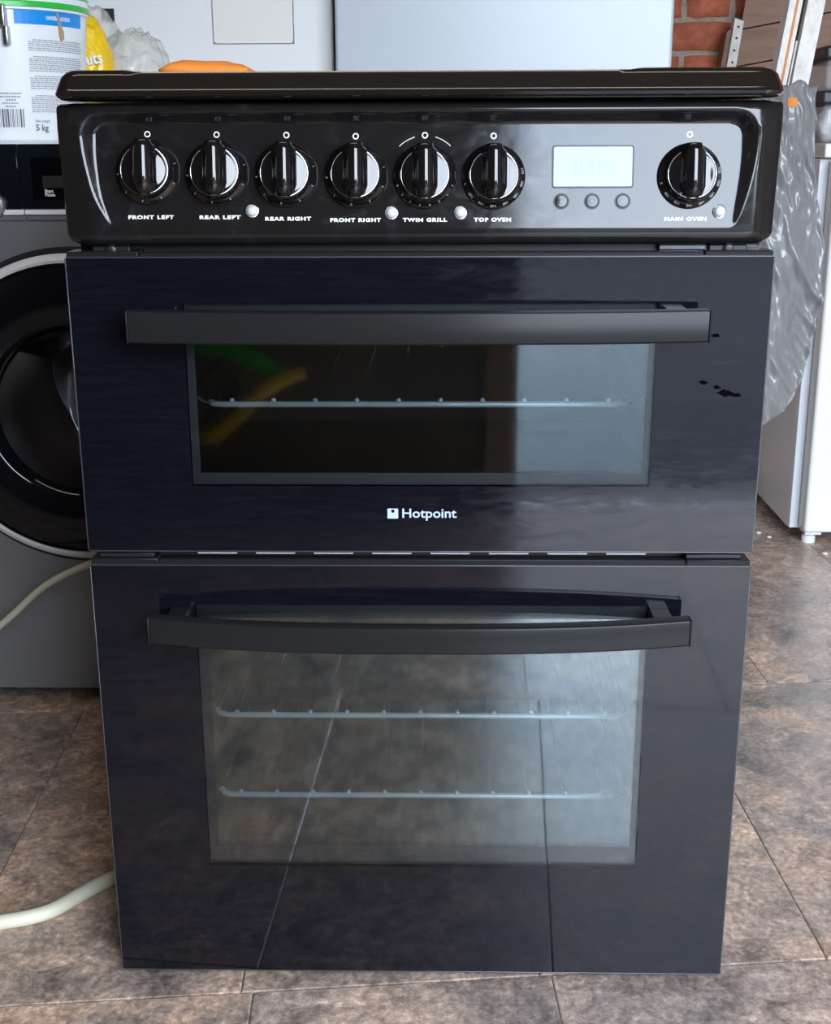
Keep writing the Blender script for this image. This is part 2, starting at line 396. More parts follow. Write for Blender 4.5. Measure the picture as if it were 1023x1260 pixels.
# clipped hedge across the drive, seen only in reflections
bm = bmesh.new()
rng = random.Random(3)
for _ in range(5200):
    x = rng.uniform(-11, 11); y = -12+rng.uniform(-.5, .5); z = rng.uniform(-.1, 1.25+.12*math.sin(x*1.7))
    if rng.random() < .6: y = -11.5+rng.uniform(-.12, .12)
    s = rng.uniform(.07, .16); d = Vector((rng.uniform(-1, 1), rng.uniform(-1, 1), rng.uniform(-1, 1))).normalized(); e = d.orthogonal().normalized()
    c = Vector((x, y, z)); q = [c+d*s, c+e*s*.6, c-d*s, c-e*s*.6]
    bm.faces.new([bm.verts.new(v) for v in q])
hg = empty('hedge', (0, -12, 0)); tag(hg, 'clipped green hedge reflected beyond the drive', 'hedge')
fo = from_bm('foliage', bm, hedge_m, hg); fo.matrix_parent_inverse = Matrix.Translation((0, 12, 0)); fo['kind'] = 'stuff'
co = box('stems', -11, 11, -12.4, -11.75, -.08, 1.1, hedge_m, hg); co.matrix_parent_inverse = Matrix.Translation((0, 12, 0))

# ------------------------------------------------------------------ the cooker
W2 = .2965
ck = empty('gas_cooker', (0, .3, 0)); tag(ck, 'black freestanding double oven cooker with glass doors and row of knobs', 'cooker')
class Under:      # parent helper: children keep world coordinates
    pass
def under(o, p):
    o.parent = p
    bpy.context.view_layer.update()
    o.matrix_parent_inverse = p.matrix_world.inverted(); return o
def par(o): return under(o, ck)
# carcass: sides, back, base, shelf between ovens, with two open cavities
zm0, zm1 = .4372, .4518
par(box('side_panel', -W2+.004, -W2+.02, .035, .585, .03, .832, enamel)); par(box('side_panel', W2-.02, W2-.004, .035, .585, .03, .832, enamel))
par(box('back_panel', -W2+.02, W2-.02, .575, .585, .03, .832, dark_steel))
par(box('plinth', -W2+.03, W2-.03, .045, .085, .0, .05, matt_black))
par(box('base_panel', -W2+.02, W2-.02, .04, .575, .03, .06, matt_black))
bm = bmesh.new()
bm_box(bm, -W2+.02, W2-.02, .036, .060, .425, .468); bm_box(bm, -W2+.02, W2-.02, .036, .06, .700, .832)
bm_box(bm, -W2+.02, -.235, .036, .06, .06, .70); bm_box(bm, .235, W2-.02, .036, .06, .06, .70); bm_box(bm, -.235, .235, .036, .06, .06, .085)
par(from_bm('front_frame', bm, matt_black))
def cavity(z0, z1):
    bm = bmesh.new(); x0, x1, y0, y1, t = -.235, .235, .06, .48, .004
    bm_box(bm, x0-t, x0, y0, y1, z0, z1); bm_box(bm, x1, x1+t, y0, y1, z0, z1); bm_box(bm, x0, x1, y1-t, y1, z0, z1)
    bm_box(bm, x0, x1, y0, y1, z0-t, z0); bm_box(bm, x0, x1, y0, y1, z1, z1+t)
    for zz in [z0+(z1-z0)*k/5 for k in range(1, 5)]:
        for s in (-1, 1): bm_box(bm, s*.232-.004, s*.232+.004, y0+.02, y1-.02, zz-.004, zz+.004)
    return par(from_bm('oven_cavity', bm, cavity_m))
cavity(.085, .425); cavity(.468, .700)
# ----- lid
def lid():
    z0, z1 = .8362, .8605
    bm = bmesh.new(); nx = 60
    prof = [(.012, z0), (.000, z0+.0008), (-.0035, z0+.003), (-.0040, z0+.0052), (-.0020, z0+.0062), (.0015, z0+.009), (.006, z0+.0185), (.010, z0+.0222), (.016, z1-.0004), (.025, z1), (.10, z1), (.30, z1), (.54, z1), (.552, z1-.004), (.555, z0+.004), (.55, z0)]
    rows = []
    X = [-1+2*i/nx for i in range(nx+1)]
    xs = []
    for t in X:
        s = abs(t); xs.append(math.copysign(1-(1-s)**1.6, t))
    for i, sx in enumerate(xs):
        row = []
        for (y, z) in prof:
            hh = (z-z0)/(z1-z0)
            half = .2965-(.0085*max(0, (hh-.4)/.6)**2.0)-.004*max(0, .18-hh)/.18                   # ends lean in towards the top
            ex = max(0, abs(sx)-.955)/.045                       # round the corners in plan
            yy = y+(.012*ex**2.5 if y < .1 else 0)
            zz = z-(.0016 if (z > z1-.001) and -.80 < sx < .62 and y > .012 else 0)
            row.append(bm.verts.new((half*sx, yy, zz)))
        rows.append(row)
    n = len(prof)
    for a, b in zip(rows, rows[1:]):
        for k in range(n): bm.faces.new((a[k], b[k], b[(k+1) % n], a[(k+1) % n]))
    bm.faces.new(rows[0]); bm.faces.new(rows[-1][::-1])
    return par(from_bm('hob_lid', bm, enamel, angle=40))
lid()
par(box('lid_hinge_bar', -.26, .26, .50, .565, .826, .8362, matt_black))
par(box('hob_tray', -.288, .288, .04, .57, .826, .834, matt_black))
# ----- control fascia: one sculpted surface, recessed tilted panel inside a near vertical surround
FZ0, FZ1 = .7194, .8345
TAN = .15
CL1 = [(.7390, -.2585), (.7430, -.2614), (.7590, -.2708), (.7785, -.2762), (.8009, -.2803), (.8300, -.2815)]
CL2 = [(.7390, -.2580), (.7430, -.2593), (.7590, -.2635), (.7720, -.2657), (.7980, -.2672), (.8300, -.2650)]
CR1 = [(.7240, .2590), (.7343, .2647), (.7600, .2735), (.7880, .2790), (.8093, .2802), (.8300, .2802)]
CR2 = [(.7240, .2570), (.7320, .2585), (.7470, .2614), (.7770, .2657), (.8010, .2669), (.8300, .2660)]
def tab(z, T):
    if z <= T[0][0]: return T[0][1]
    if z >= T[-1][0]: return T[-1][1]
    for k in range(len(T)-1):
        if T[k][0] <= z <= T[k+1][0]:
            a, b = T[k], T[k+1]; h = b[0]-a[0]; t = (z-a[0])/h
            def sl_(q):
                if q == 0 or q == len(T)-1: return (T[min(q+1, len(T)-1)][1]-T[max(q-1, 0)][1])/(T[min(q+1, len(T)-1)][0]-T[max(q-1, 0)][0])
                return (T[q+1][1]-T[q-1][1])/(T[q+1][0]-T[q-1][0])
            m0, m1 = sl_(k)*h, sl_(k+1)*h
            return (2*t**3-3*t*t+1)*a[1]+(t**3-2*t*t+t)*m0+(-2*t**3+3*t*t)*b[1]+(t**3-t*t)*m1
def fascia_y(x, z):
    yp = .004+TAN*(z-.725)
    rec = .0125*max(0, min(1, (z-.733)/.082))
    l1 = tab(z, CL1); l2 = max(tab(z, CL2), l1+.0012); r1 = tab(z, CR1); r2_ = min(tab(z, CR2), r1-.0012)
    sl = max(0, min(1, (x-l1)/(l2-l1))); sr = max(0, min(1, (r1-x)/(r1-r2_)))
    st = max(0, min(1, (.8290-z)/.0125))
    sx = min(sl, sr)
    # round the upper corners
    R = .022; dx = min(x-l1, r1-x); dz = .8290-z
    if dx < R and dz < R:
        d = R-math.hypot(R-dx, R-dz); sx = st = max(0, min(1, d/.0135))
    s = min(sx, st); s = s*s*(3-2*s)
    y = yp-rec*(1-s)
    if abs(x) > .266: y += 11*(abs(x)-.266)**2          # the ends sweep back
    # outer round-over
    ro = .012; d = min(FZ1-z, x+.3028, .3028-x)
    if d < .008: q = 1-max(0, d)/.008; y += .008*(1-math.sqrt(max(0, 1-q*q)))
    db = z-FZ0
    if db < .016: q = 1-max(0, db)/.016; y += .013*(1-math.sqrt(max(0, 1-q*q)))
    return y
def fascia():
    nx, nz = 420, 96; bm = bmesh.new(); rows = []
    for j in range(nz+1):
        v = j/nz; v = v+.0*math.sin(2*math.pi*v); z = FZ0+(FZ1-FZ0)*v
        cr = .010; hw = .3028-.0022*(1-v)
        db, dt = z-FZ0, FZ1-z
        if db < cr: hw -= cr*(1-math.sqrt(max(0, 1-(1-db/cr)**2)))
        if dt < .005: hw -= .005*(1-math.sqrt(max(0, 1-(1-dt/.005)**2)))
        row = []
        for i in range(nx+1):
            x = hw*(-1+2*i/nx); row.append(bm.verts.new((x, fascia_y(x*.3028/max(hw, .2) if abs(x) > .287 else x, z), z)))
        rows.append(row)
    for a, b in zip(rows, rows[1:]):
        for i in range(nx): bm.faces.new((a[i], a[i+1], b[i+1], b[i]))
    border = rows[0][:]+[rw[-1] for rw in rows[1:]]+rows[-1][-2::-1]+[rw[0] for rw in rows[-2:0:-1]]
    back = [bm.verts.new((v.co.x, .036, v.co.z)) for v in border]; n = len(border)
    for k in range(n): bm.faces.new((border[k], back[k], back[(k+1) % n], border[(k+1) % n]))
    bm.faces.new(back)
    return par(from_bm('control_panel', bm, fascia_m, angle=60))
fas = fascia()
TILT = math.atan(TAN)
def panel_pt(x, z, d=0.0):
    """point on the tilted panel, d metres proud of it"""
    return Vector((x, .004+TAN*(z-.725)-d*math.cos(TILT), z+d*math.sin(TILT)))
# lettering and off marks, printed on the panel
labels = [('FRONT LEFT', -.2235, .7430, .0385), ('REAR LEFT', -.1655, .7428, .0345), ('REAR RIGHT', -.1085, .7415, .0385), ('FRONT RIGHT', -.0520, .7403, .0425), ('TWIN GRILL', .0060, .7403, .0370), ('TOP OVEN', .0625, .7403, .0310), ('MAIN OVEN', .2225, .7405, .0350)]
for s, x, z, wd in labels:
    me = text_mesh(s, .0040, bold=.00022, spacing=1.2, xs=1)
    xsn = [v.co.x for v in me.vertices]; k = wd/(max(xsn)-min(xsn))
    for v in me.vertices: v.co.x *= k
    me.transform(Matrix.Translation(panel_pt(x, z, .0003)) @ Matrix.Rotation(math.radians(90)-TILT, 4, 'X'))
    me.materials.clear(); o = link('lettering', me, white_print); under(o, fas); o['label'] = 'white lettering '+s
def ring_mesh(r0, r1, n=28):
    bm = bmesh.new(); A = [bm.verts.new((r0*math.cos(2*math.pi*k/n), 0, r0*math.sin(2*math.pi*k/n))) for k in range(n)]
    B = [bm.verts.new((r1*math.cos(2*math.pi*k/n), 0, r1*math.sin(2*math.pi*k/n))) for k in range(n)]
    for k in range(n): bm.faces.new((A[k], A[(k+1) % n], B[(k+1) % n], B[k]))
    me = bpy.data.meshes.new('off_mark'); bm.to_mesh(me); bm.free(); me.materials.append(white_print); return me
rme = ring_mesh(.0016, .0026)
knobs = [(-.2250, .7795), (-.1672, .7783), (-.1096, .7770), (-.0513, .7762), (.0061, .7755), (.0628, .7748), (.2245, .7748)]
marks = [(-.2245, .8098), (-.1668, .8092), (-.1088, .8086), (-.0513, .8075), (.0061, .8080), (.0628, .8073), (.2242, .8078)]
for x, z in marks:
    o = link('off_mark', rme); o.location = panel_pt(x, z, .0003); o.rotation_euler = (-TILT, 0, 0); under(o, fas)
for sgn in (-1, 1):   # little arcs either side of the twin grill mark
    bm = bmesh.new(); pts = []
    for k in range(9):
        a = math.radians(90-sgn*(16+3.4*k)); pts.append(panel_pt(.0061+.031*math.cos(a), .7768+.031*math.sin(a), .0004))
    bm_tube(bm, pts, .00035, 4); under(from_bm('grill_arc', bm, white_print), fas)
# knobs
def knob_meshes():
    # skirt and cap turned about -Y, grip ridge upright; front towards -Y
    bm = bmesh.new()
    bm_lathe(bm, [(.0245, 0), (.0262, .0008), (.0264, .0022), (.0255, .0034), (.0225, .0052), (.0215, .0062), (.0213, .0150), (.0209, .0166), (.0200, .0174), (.0190, .0177), (.0182, .0174), (.0165, .0173), (.0135, .0173), (.010, .0173), (.006, .0173), (.0005, .0173)], 56, 'Y', cap0=True, cap1=True)
    for v in bm.verts:
        if v.co.y < -.0145: v.co.y += 11*v.co.x**2
    bmesh.ops.recalc_face_normals(bm, faces=bm.faces)
    for e in bm.edges: e.smooth = e.calc_face_angle(0) < math.radians(40) if len(e.link_faces) == 2 else True
    me = bpy.data.meshes.new('knob'); bm.to_mesh(me); bm.free(); me.materials.append(knob_m)
    for p in me.polygons: p.use_smooth = True
    # grip: a bar with cylindrical front, running the full height and past the top edge as a pointer
    bm = bmesh.new(); rows = []; ns = 14
    zs = [-.0195, -.0192, -.0170, -.010, 0, .010, .018, .0215, .0232, .0238]
    for z in zs:
        hwid = .0070 if z > -.015 else .0070*(.55+.45*(z+.0195)/.0045)
        top = .0262 if -.012 < z < .019 else (.0262-.006*((-.012-z)/.0075)**2 if z <= -.012 else .0262-.0035*((z-.019)/.005)**2)
        row = []
        for k in range(ns+1):
            a = math.pi*k/ns
            xx = -hwid*math.cos(a); flare = 1+.55*(1-math.sin(a))**2 if z < .019 else 1.0
            yy = -(.0155+(top-.0155)*math.sin(a)**.8)
            row.append(bm.verts.new((xx*flare, yy, z)))
        rows.append(row)
    for a, b in zip(rows, rows[1:]):
        for k in range(ns): bm.faces.new((a[k], a[k+1], b[k+1], b[k]))
    for rw, fl_ in ((rows[0], 1), (rows[-1], -1)):
        base = [bm.verts.new((v.co.x, -.0085, v.co.z)) for v in (rw[0], rw[-1])]
        bm.faces.new([*rw, base[1], base[0]][::fl_])
        if fl_ == 1: b0 = base
        else: b1 = base
    bm.faces.new([rw[0] for rw in rows]+[b1[0], b0[0]]); bm.faces.new([rw[-1] for rw in rows]+[b1[1], b0[1]])
    bmesh.ops.recalc_face_normals(bm, faces=bm.faces)
    for e in bm.edges: e.smooth = e.calc_face_angle(0) < math.radians(45) if len(e.link_faces) == 2 else True
    me2 = bpy.data.meshes.new('grip'); bm.to_mesh(me2); bm.free(); me2.materials.append(knob_m)
    for p in me2.polygons: p.use_smooth = True
    # shiny hairline ring at the rim of the cap
    bm = bmesh.new(); bm_tube(bm, [(.0196*math.cos(2*math.pi*k/56), -.0176+11*(.0196*math.cos(2*math.pi*k/56))**2, .0196*math.sin(2*math.pi*k/56)) for k in range(56)], .00030, 5, closed=True)
    me3 = bpy.data.meshes.new('rim_ring'); bm.to_mesh(me3); bm.free(); me3.materials.append(chrome)
    for p in me3.polygons: p.use_smooth = True
    return me, me2, me3
km, gm, rm_ = knob_meshes()
turn = [8, 6, 3, 3, 2, 1, -2]
dials = [['6', '5', '4', '3', '2', '1']]*4+[['4', '3', '2', '1', '4', '3', '2', '1']]+[['S', '100', '120', '140', '160', '180', '200', '220']]*2
for n_, ((x, z), tn) in enumerate(zip(knobs, turn)):
    k = link('control_knob', km); k.location = panel_pt(x, z, 0); k.rotation_euler = (-TILT, 0, 0); par(k)
    k['label'] = 'glossy black knob marked '+labels[n_][0]
    gobj = link('grip', gm); gobj.matrix_world = k.matrix_world; gobj.parent = k; gobj.matrix_basis = Matrix.Rotation(math.radians(-tn*0), 4, 'Y'); gobj.matrix_parent_inverse = Matrix.Identity(4)
    ro = link('rim_ring', rm_); ro.parent = k
    lst = dials[n_]; m_ = len(lst)
    for q, s in enumerate(lst):
        a = math.radians(-160+(140/(m_-1))*q if m_ > 6 else -175+(190/(m_-1))*q)
        if n_ == 6 or n_ == 5: a = math.radians(-165+(175/(m_-1))*q)
        me = text_mesh(s, .0030, xs=1.15)
        me.transform(Matrix.Rotation(math.radians(90), 4, 'X'))
        rot = Matrix.Rotation(math.pi/2-a, 4, 'Y')
        me.transform(Matrix.Translation((.0240*math.cos(a), -.0047, .0240*math.sin(a))) @ rot); me.materials.clear()
        d = link('dial_mark', me, grey_print); d.parent = k
# display and buttons
def rrect(x0, x1, z0, z1, rr, n=6):
    pts = []
    for cx, cz, a0 in ((x1-rr, z1-rr, 0), (x0+rr, z1-rr, 90), (x0+rr, z0+rr, 180), (x1-rr, z0+rr, 270)):
        for k in range(n+1):
            a = math.radians(a0+90*k/n); pts.append((cx+rr*math.cos(a), cz+rr*math.sin(a)))
    return pts
def on_panel(o, x, z, d=0):
    o.location = panel_pt(x, z, d); o.rotation_euler = (-TILT, 0, 0); return o
dx, dz = .1450, .7826
bm = bmesh.new(); bm_prism(bm, rrect(-.0338, .0338, -.0172, .0172, .0022), -.0006, .003)
ds = par(on_panel(from_bm('display_surround', bm, matt_black), dx, dz))
bm = bmesh.new(); bm_prism(bm, rrect(-.0325, .0325, -.0160, .0160, .0016), -.0010, .002)
lc = on_panel(from_bm('display_window', bm, lcd_m), dx, dz); under(lc, ds)
# ghost digits 03:00
segs = {'0': 'abcdef', '3': 'abgcd'}
def digit(ch, x0, bm):
    wd, h, t = .0052, .0052, .0008
    P = {'a': (0, 2*h, wd, 2*h), 'g': (0, h, wd, h), 'd': (0, 0, wd, 0), 'f': (0, h, 0, 2*h), 'e': (0, 0, 0, h), 'b': (wd, h, wd, 2*h), 'c': (wd, 0, wd, h)}
    for s in segs[ch]:
        a, b, c, d = P[s]; bm_box(bm, x0+min(a, c)-t/2*(a == c), x0+max(a, c)+t/2*(a == c), -.00115, -.0009, b-.006-t/2*(b == d), d-.006+t/2*(b == d))
for ch, xo in (('0', -.014), ('3', -.006), ('0', .0045), ('0', .0125)):
    bm = bmesh.new(); digit(ch, xo, bm); under(on_panel(from_bm('display_digit', bm, lcd_seg), dx, dz), ds)
bm = bmesh.new(); bm_box(bm, .0012, .0020, -.00115, -.0009, -.004, -.0032); bm_box(bm, .0012, .0020, -.00115, -.0009, .001, .0018)
under(on_panel(from_bm('display_colon', bm, lcd_seg), dx, dz), ds)
for q, (x, s) in enumerate(((.1193, '-'), (.1447, 'clock'), (.1701, '+'))):
    b = par(on_panel(lathe('display_button', [(.0066, -.002), (.0066, .0006), (.0052, .0006), (.0052, .0012), (.0046, .0016), (.0005, .0017)], matt_black, None, 32, 'Y'), x, .7550))
    cap = on_panel(lathe('button_cap', [(.0050, 0), (.0050, .0015), (.0046, .0019), (.0005, .0021)], fascia_m, None, 32, 'Y'), x, .7550); under(cap, b)
    bm = bmesh.new()
    if s == 'clock':
        bm_tube(bm, [(.0022*math.cos(2*math.pi*k/20), -.0022, .0022*math.sin(2*math.pi*k/20)) for k in range(20)], .0002, 4, closed=True)
        bm_box(bm, -.0001, .0002, -.0023, -.0021, 0, .0015); bm_box(bm, 0, .0011, -.0023, -.0021, -.0001, .0002)
    else:
        bm_box(bm, -.0018, .0018, -.0023, -.0021, -.0002, .0002)
        if s == '+': bm_box(bm, -.0002, .0002, -.0023, -.0021, -.0018, .0018)
    under(on_panel(from_bm('button_symbol', bm, grey_print), x, .7550), b)
for x, z in ((-.1385, .7480), (-.0220, .7462), (.0355, .7462), (.2502, .7465)):
    il = par(on_panel(lathe('indicator_light', [(.0052, -.001), (.0052, .0008), (.0044, .0010), (.0043, .0022), (.0034, .0036), (.0018, .0044), (.0004, .0046)], clear_dome, None, 28, 'Y'), x, z))
    under(on_panel(lathe('bezel', [(.0050, 0), (.0056, .0002), (.0056, .0009), (.0050, .0012)], chrome, None, 28, 'Y', cap0=False, cap1=False), x, z), il)

# ----- oven doors
def frame_mesh(bm, x0, x1, z0, z1, hx0, hx1, hz0, hz1, y0, y1):
    """plate with a rectangular hole"""
    o_ = [(x0, z0), (x1, z0), (x1, z1), (x0, z1)]; h_ = [(hx0, hz0), (hx1, hz0), (hx1, hz1), (hx0, hz1)]
    vs = {}
    for nme, ps in (('o', o_), ('h', h_)):
        for yy in (y0, y1): vs[nme, yy] = [bm.verts.new((x, yy, z)) for x, z in ps]
    for k in range(4):
        n = (k+1) % 4
        bm.faces.new((vs['o', y0][k], vs['o', y0][n], vs['h', y0][n], vs['h', y0][k])); bm.faces.new((vs['o', y1][k], vs['o', y1][n], vs['h', y1][n], vs['h', y1][k]))
        bm.faces.new((vs['o', y0][k], vs['o', y0][n], vs['o', y1][n], vs['o', y1][k])); bm.faces.new((vs['h', y0][k], vs['h', y0][n], vs['h', y1][n], vs['h', y1][k]))
def pane(name, x0, x1, y0, y1, z0, z1, mt):
    bm = bmesh.new(); bm_box(bm, x0, x1, y0, y1, z0, z1)
    o = from_bm(name, bm, mt); o.data.materials.append(matt_black)
    for p in o.data.polygons: p.material_index = 0 if abs(p.normal.y) > .5 else 1
    return o
def handle(name, hx, zc, zh, y_end, y_mid, parent):
    """flat bar bowed away from the door, with end caps"""
    bm = bmesh.new(); n = 40; rows = []; th = .012
    for i in range(n+1):
        t = -1+2*i/n; x = hx*t; s = abs(t)
        y = y_end+(y_mid-y_end)*(1-s**2.6)
        e = .0016
        pr = [(y+e, zc-zh), (y, zc-zh+e), (y, zc+zh-e), (y+e*.3, zc+zh-e*.3), (y+e, zc+zh), (y+th, zc+zh+.0006), (y+th, zc-zh)]
        rows.append([bm.verts.new((x, a, b)) for a, b in pr])
    for a, b in zip(rows, rows[1:]):
        for k in range(7): bm.faces.new((a[k], b[k], b[(k+1) % 7], a[(k+1) % 7]))
    bm.faces.new(rows[0]); bm.faces.new(rows[-1][::-1])
    h = under(from_bm(name, bm, handle_m, angle=30), parent)
    for s in (-1, 1):
        xe = s*(hx+.0022)
        under(box('handle_end_cap', min(xe, s*(hx+.0004)), max(xe, s*(hx+.0004)), y_end-.0004, y_end+th+.001, zc-zh-.0004, zc+zh+.0004, handle_m, None, .0006, 1), parent)
        under(box('handle_bracket', s*(hx-.022)-.0095, s*(hx-.022)+.0095, y_end+th-.004, .001, zc-.009, zc+.0115, handle_m, None, .0015, 1), parent)
    return h
def oven_door(z0, z1, win, inner, gm_, hz, hh, hx, he, hm, label):
    bm = bmesh.new(); frame_mesh(bm, -W2, W2, z0, z1, *win, 0, .005)
    d = par(from_bm('oven_door', bm, gm_)); d['label'] = label
    x0, x1, a, b = win
    under(pane('window_pane', x0, x1, .0, .0050, a, b, outer_pane_m), d)
    d.data.materials.append(matt_black)
    for p_ in d.data.polygons:
        c_ = p_.center
        if abs(p_.normal.y) < .5 and x0-.001 < c_.x < x1+.001 and a-.001 < c_.z < b+.001: p_.material_index = 1
    x0, x1, a, b = inner
    bm = bmesh.new(); frame_mesh(bm, -W2+.012, W2-.012, z0+.006, z1-.006, x0, x1, a, b, .0056, .010)
    under(from_bm('door_liner', bm, liner_m), d)
    under(pane('inner_pane', x0, x1, .0062, .0095, a, b, inner_pane_m), d)
    bm = bmesh.new(); frame_mesh(bm, -W2+.014, W2-.014, z0+.008, z1-.008, x0-.012, x1+.012, a-.012, b+.012, .0105, .033)
    under(from_bm('door_frame', bm, matt_black), d)
    # slim metal edging round the glass
    e = .0016
    for nm, q in (('edge_trim', (-W2-.0012, -W2+.0002, .0, .0075, z0, z1)), ('edge_trim', (W2-.0002, W2+.0012, .0, .0075, z0, z1)), ('edge_trim', (-W2, W2, .0, .0075, z0-.0014, z0+.0002)), ('edge_trim', (-W2, W2, .0, .0075, z1-.0002, z1+.0014))):
        under(box(nm, *q, edge_m, None, .0004, 1), d)
    # top rail with notched hinge covers at both ends
    under(box('top_rail', -.236, .240, .0075, .016, z1-.003, z1+.0042, handle_m, None, .0008, 1), d)
    under(box('hinge_cover', -W2-.001, -.2365, .006, .034, z1-.003, z1+.0050, handle_m, None, .001, 1), d)
    under(box('hinge_cover', .2405, W2+.001, .006, .034, z1-.003, z1+.0050, handle_m, None, .001, 1), d)
    handle('door_handle', hx, hz, hh, he, hm, d)
    return d
ud = oven_door(.4518, .7100, (-.200, .203, .512, .672), (-.193, .1975, .5225, .660), upper_glass_m, .6570, .0130, .2385, -.036, -.050, 'smeared black glass top oven door with straight bar handle')
ld = oven_door(.0122, .4372, (-.204, .2085, .130, .400), (-.1955, .2025, .150, .385), lower_glass_m, .3862, .0122, .2390, -.032, -.054, 'black glass main oven door with bowed bar handle')
# maker's mark on the upper door
bm = bmesh.new(); A = rrect(-.0276, -.0180, .4822, .4915, .0007, 3); bm_prism(bm, A, -.0004, .0002)
under(from_bm('logo_square', bm, logo_m), ud)
under(lathe('logo_dot', [(.0015, 0), (.0015, .0006)], black_gloss, None, 20, 'Y', c=(-.0227, 0, .4891)), ud)
me = text_mesh('Hotpoint', .0118, bold=.00018, extrude=.0002, align='LEFT')
xsn = [v.co.x for v in me.vertices]; k = .0482/(max(xsn)-min(xsn)); x_ = min(xsn)
for v in me.vertices: v.co.x = (v.co.x-x_)*k
me.transform(Matrix.Translation((-.0144, -.0003, .4868)) @ Matrix.Rotation(math.radians(90), 4, 'X')); me.materials.clear()
under(link('logo_lettering', me, logo_m), ud)
# patches where the black print has flaked, on the upper door
for x, z, s in ((.2445, .604, .004), (.256, .6, .0035), (.2635, .5955, .0065), (.272, .5935, .0045), (.2525, .6445, .004)):
    bm = bmesh.new(); rng = random.Random(int(x*1e5)); n = 14
    bm.faces.new([bm.verts.new((x+s*1.3*math.cos(2*math.pi*k/n)*rng.uniform(.4, 1), -.00025, z+s*.6*math.sin(2*math.pi*k/n)*rng.uniform(.4, 1))) for k in range(n)])
    under(from_bm('grease_spot', bm, spot_m), ud)
# vent strip between the doors
vs_ = par(box('vent_strip', -.285, .285, 0.026, .036, .4385, .4495, matt_black))
for k in range(8):
    xa = -.2035+k*.0535
    under(box('vent_slot', xa, xa+.036, .0245, .0262, .4408, .4420, rail_m), vs_)
for s in (-1, 1):
    par(box('door_hinge', s*.265-.025, s*.265+.025, .008, .036, .4425, .4470, dark_steel, None, .001, 1))
    par(box('fascia_bracket', s*.262-.016, s*.262+.016, .018, .036, .7105, .7190, dark_steel, None, .001, 1))
    par(lathe('fascia_screw', [(.0045, 0), (.0045, .002), (.003, .003), (.001, .003)], dark_steel, None, 20, 'Y', c=(s*.262, .018, .7155)))
par(box('fascia_foil', .205, .250, .026, .035, .7135, .7185, edge_m, None, .001, 1))
for s in (-1, 1):
    for yy in (.1, .52): par(lathe('levelling_foot', [(.018, 0), (.018, .008), (.010, .010), (.010, .032)], matt_black, None, 20, 'Z', c=(s*.25, yy, 0)))
# ----- oven racks
def rack(name, z, y0, y1, xh, n, label, raised=False):
    e = empty(name, (0, (y0+y1)/2, z)); tag(e, label, 'oven rack', 'chrome oven racks')
    fr = [(-xh, y1, z), (-xh, y0+.012, z), (-xh+.004, y0+.004, z), (-xh+.012, y0, z), (xh-.012, y0, z), (xh-.004, y0+.004, z), (xh, y0+.012, z), (xh, y1, z)]
    under(tube('rack_frame', [fr[-2], (xh, y1, z), (-xh, y1, z), fr[1]], .0022, rack_m, None, 8), e)
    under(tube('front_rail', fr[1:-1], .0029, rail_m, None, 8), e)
    for k in range(n):
        x = -xh+.022+(2*xh-.044)*k/(n-1)
        under(tube('rack_wire', [(x, y1, z+.002), (x, y0+.004, z+.002), (x, y0+.0005, z+.0018), (x, y0-.0022, z+.0032)], .0015, rack_m, None, 6), e)
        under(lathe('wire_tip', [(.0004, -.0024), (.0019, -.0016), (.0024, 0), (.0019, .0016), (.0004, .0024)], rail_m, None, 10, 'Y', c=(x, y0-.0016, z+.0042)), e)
    if raised:
        for s in (-1, 1): under(tube('rack_end', [(s*(xh-.002), y0, z), (s*(xh+.006), y0, z+.003), (s*(xh+.016), y0, z+.011)], .0019, rack_m, None, 6), e)
    return e
rack('oven_rack', .570, .075, .44, .196, 10, 'chrome wire grill shelf in the top oven', True)
rack('oven_rack', .2545, .075, .46, .205, 11, 'upper of two chrome racks in the main oven')
rack('oven_rack', .1655, .075, .46, .205, 11, 'lower of two chrome racks in the main oven')

# ------------------------------------------------------------------ washing machine on the left
WX0, WX1, WY, WZ = -.79, -.19, .66, .806
wm = empty('washing_machine', (-.49, .93, 0)); tag(wm, 'graphite washing machine with black porthole door left of cooker', 'washing machine')
def pw(o): return under(o, wm)
bm = bmesh.new(); bm_box(bm, WX0, WX0+.01, WY+.019, 1.2, .016, .7); bm_box(bm, WX1-.01, WX1, WY+.019, 1.2, .016, .7); bm_box(bm, WX0+.01, WX1-.01, 1.19, 1.2, .016, .7); bm_box(bm, WX0+.01, WX1-.01, WY+.019, 1.19, .016, .03)
pw(from_bm('body', bm, graphite))
def holed_panel(x0, x1, z0, z1, y0, y1, cx, cz, R_, n=96):
    bm = bmesh.new(); rings = {}
    for yy in (y0, y1):
        inn, outr = [], []
        for k in range(n):
            a = 2*math.pi*k/n; ca, sa = math.cos(a), math.sin(a)
            inn.append(bm.verts.new((cx+R_*ca, yy, cz+R_*sa)))
            t = min(((x1-cx)/ca if ca > 1e-6 else (x0-cx)/ca if ca < -1e-6 else 9), ((z1-cz)/sa if sa > 1e-6 else (z0-cz)/sa if sa < -1e-6 else 9))
            outr.append(bm.verts.new((cx+t*ca, yy, cz+t*sa)))
        # pull the nearest samples onto the corners
        for X, Z in ((x0, z0), (x0, z1), (x1, z0), (x1, z1)):
            v = min(outr, key=lambda q: (q.co.x-X)**2+(q.co.z-Z)**2); v.co = Vector((X, yy, Z))
        rings[yy] = (inn, outr)
    for k in range(n):
        m_ = (k+1) % n
        for yy in (y0, y1): i_, o_ = rings[yy]; bm.faces.new((i_[k], i_[m_], o_[m_], o_[k]))
        for q in (0, 1): bm.faces.new((rings[y0][q][k], rings[y0][q][m_], rings[y1][q][m_], rings[y1][q][k]))
    return bm
